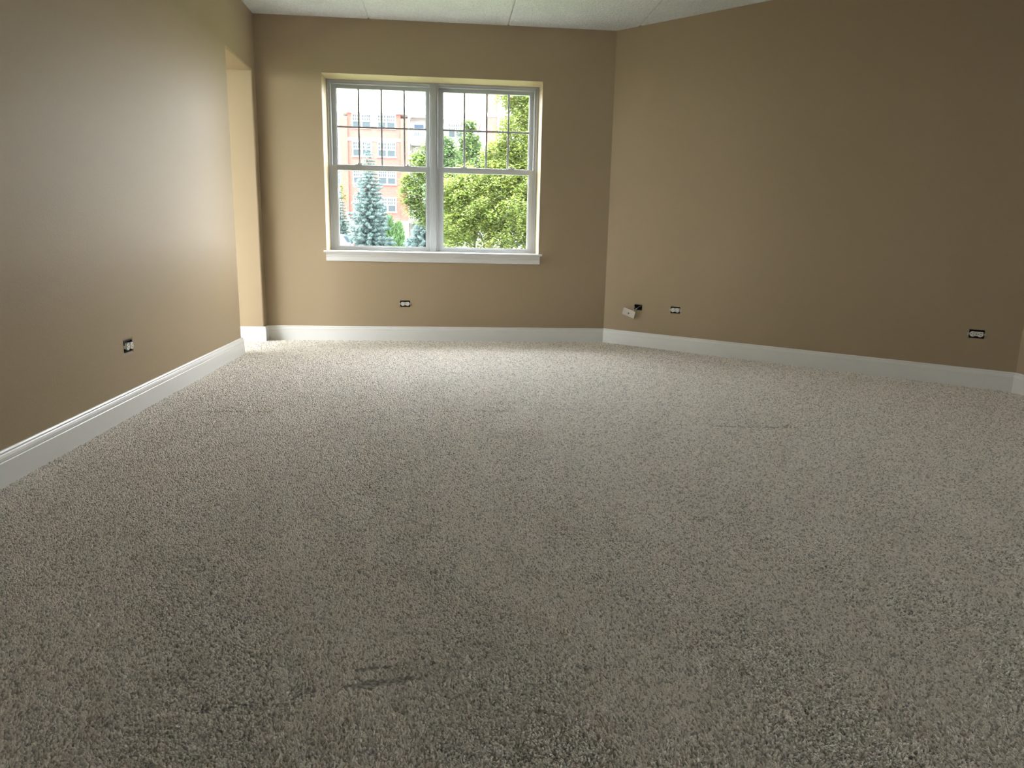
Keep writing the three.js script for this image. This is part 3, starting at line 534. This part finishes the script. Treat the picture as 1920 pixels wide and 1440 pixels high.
// the near multi-stemmed tree that fills the right pane
leafyTree('birch_clump', 'yellow green many stemmed tree close outside the right pane', [0.95, GY, -9], [[-0.35, 2.0, 0, 0.75], [0.35, 1.95, 0.1, 0.8], [-0.75, 1.55, 0.1, 0.55], [0.8, 2.5, 0, 0.7], [0.5, 3.4, 0, 0.6], [0.45, 4.2, 0, 0.55], [0.9, 3.9, 0.1, 0.6], [0.1, 1.2, 0.2, 0.55], [-0.5, 2.4, -0.1, 0.5], [0.95, 1.4, 0, 0.6], [0.65, 2.95, 0, 0.5], [0.2, 2.6, 0.1, 0.5], [0.55, 4.7, 0, 0.5], [-0.9, 2.2, 0, 0.45], [0.05, 3.0, 0, 0.4]], { n: 90000, leaf: 0.064, color: [0.17, 0.225, 0.05], gap: 0.3, bark: paleBarkMat,
  stems: [[[-0.25, 0, 0, 0.028], [-0.38, 1.2, 0, 0.022], [-0.34, 2.1, 0, 0.012]], [[-0.1, 0, 0.08, 0.024], [-0.2, 1.3, 0.1, 0.018], [-0.55, 2.0, 0.1, 0.01]], [[0.1, 0, 0, 0.03], [0.2, 1.4, 0, 0.024], [0.38, 3.0, 0, 0.018], [0.45, 4.0, 0, 0.01]], [[0.25, 0, 0.05, 0.026], [0.5, 1.3, 0.05, 0.02], [0.8, 2.6, 0.05, 0.014], [0.9, 3.7, 0.05, 0.008]]] });

// ---- parked cars
function makeCar(label, base, turn) {
  const c = thing('car', label, 'car', base, turn), paint = new THREE.MeshPhysicalMaterial({ color: lin(0.72, 0.72, 0.73), roughness: 0.3, clearcoat: 1, clearcoatRoughness: 0.05 }), glass = new THREE.MeshPhysicalMaterial({ color: lin(0.04, 0.055, 0.07), roughness: 0.05 }), black = std(lin(0.02, 0.02, 0.02), 0.7);
  const W = 1.8, body = sh([[-2.25, 0.35], [-2.3, 0.7], [-2.15, 0.95], [-1.1, 1.08], [-0.35, 1.6], [0.2, 1.69], [1.4, 1.68], [1.75, 1.6], [2.1, 1.08], [2.25, 1.02], [2.28, 0.45], [2.2, 0.35], [1.85, 0.35], [1.72, 0.62], [1.4, 0.72], [1.08, 0.62], [0.95, 0.35], [-0.95, 0.35], [-1.08, 0.62], [-1.4, 0.72], [-1.72, 0.62], [-1.85, 0.35]]);
  part('body', new THREE.ExtrudeGeometry(body, { depth: W - 0.16, bevelEnabled: true, bevelThickness: 0.08, bevelSize: 0.06, bevelOffset: -0.06, bevelSegments: 2 }).translate(0, 0, -(W - 0.16) / 2), paint, c);
  for (const s of [-1, 1]) for (const pts of [[[-0.75, 1.12], [-0.28, 1.52], [0.35, 1.56], [0.35, 1.12]], [[0.43, 1.12], [0.43, 1.56], [1.1, 1.56], [1.1, 1.12]], [[1.18, 1.12], [1.18, 1.56], [1.55, 1.54], [1.8, 1.14]]]) part('side_window', new THREE.ExtrudeGeometry(sh(pts), { depth: 0.02, bevelEnabled: false }).translate(0, 0, s > 0 ? W / 2 - 0.005 : -W / 2 - 0.015), glass, c);
  part('rear_window', bx(0.02, 0.46, 1.35).rotateZ(0.58).translate(1.955, 1.35, 0), glass, c);
  part('windscreen', bx(0.02, 0.86, 1.45).rotateZ(-0.96).translate(-0.74, 1.35, 0), glass, c);
  for (const s of [-1, 1]) {
    part('tail_light', rb(0.12, 0.34, 0.24, 2.24, 0.92, s * 0.76, 0.03), new THREE.MeshPhysicalMaterial({ color: lin(0.35, 0.02, 0.03), roughness: 0.2 }), c);
    part('headlight', rb(0.2, 0.16, 0.34, -2.2, 0.78, s * 0.68, 0.04), glass, c);
    for (const x of [-1.4, 1.4]) { const w = part('wheel', new THREE.CylinderGeometry(0.34, 0.34, 0.22, 20).rotateX(Math.PI / 2).translate(x, 0.34, s * 0.8), black, c); part('hub', new THREE.CylinderGeometry(0.2, 0.22, 0.03, 10).rotateX(Math.PI / 2).translate(x, 0.34, s * 0.915), steel, w); }
  }
  return c;
}
makeCar('white car with a red tail light parked at the left edge of the window', [-7.75, GY - 0.06, -37], 0);
makeCar('white car parked behind the yellow green tree', [4.9, GY - 0.06, -38.5], Math.PI);

// no private notes are left on the objects
scene.traverse((o) => { delete o.userData.__n; });
renderer.render(scene, camera);
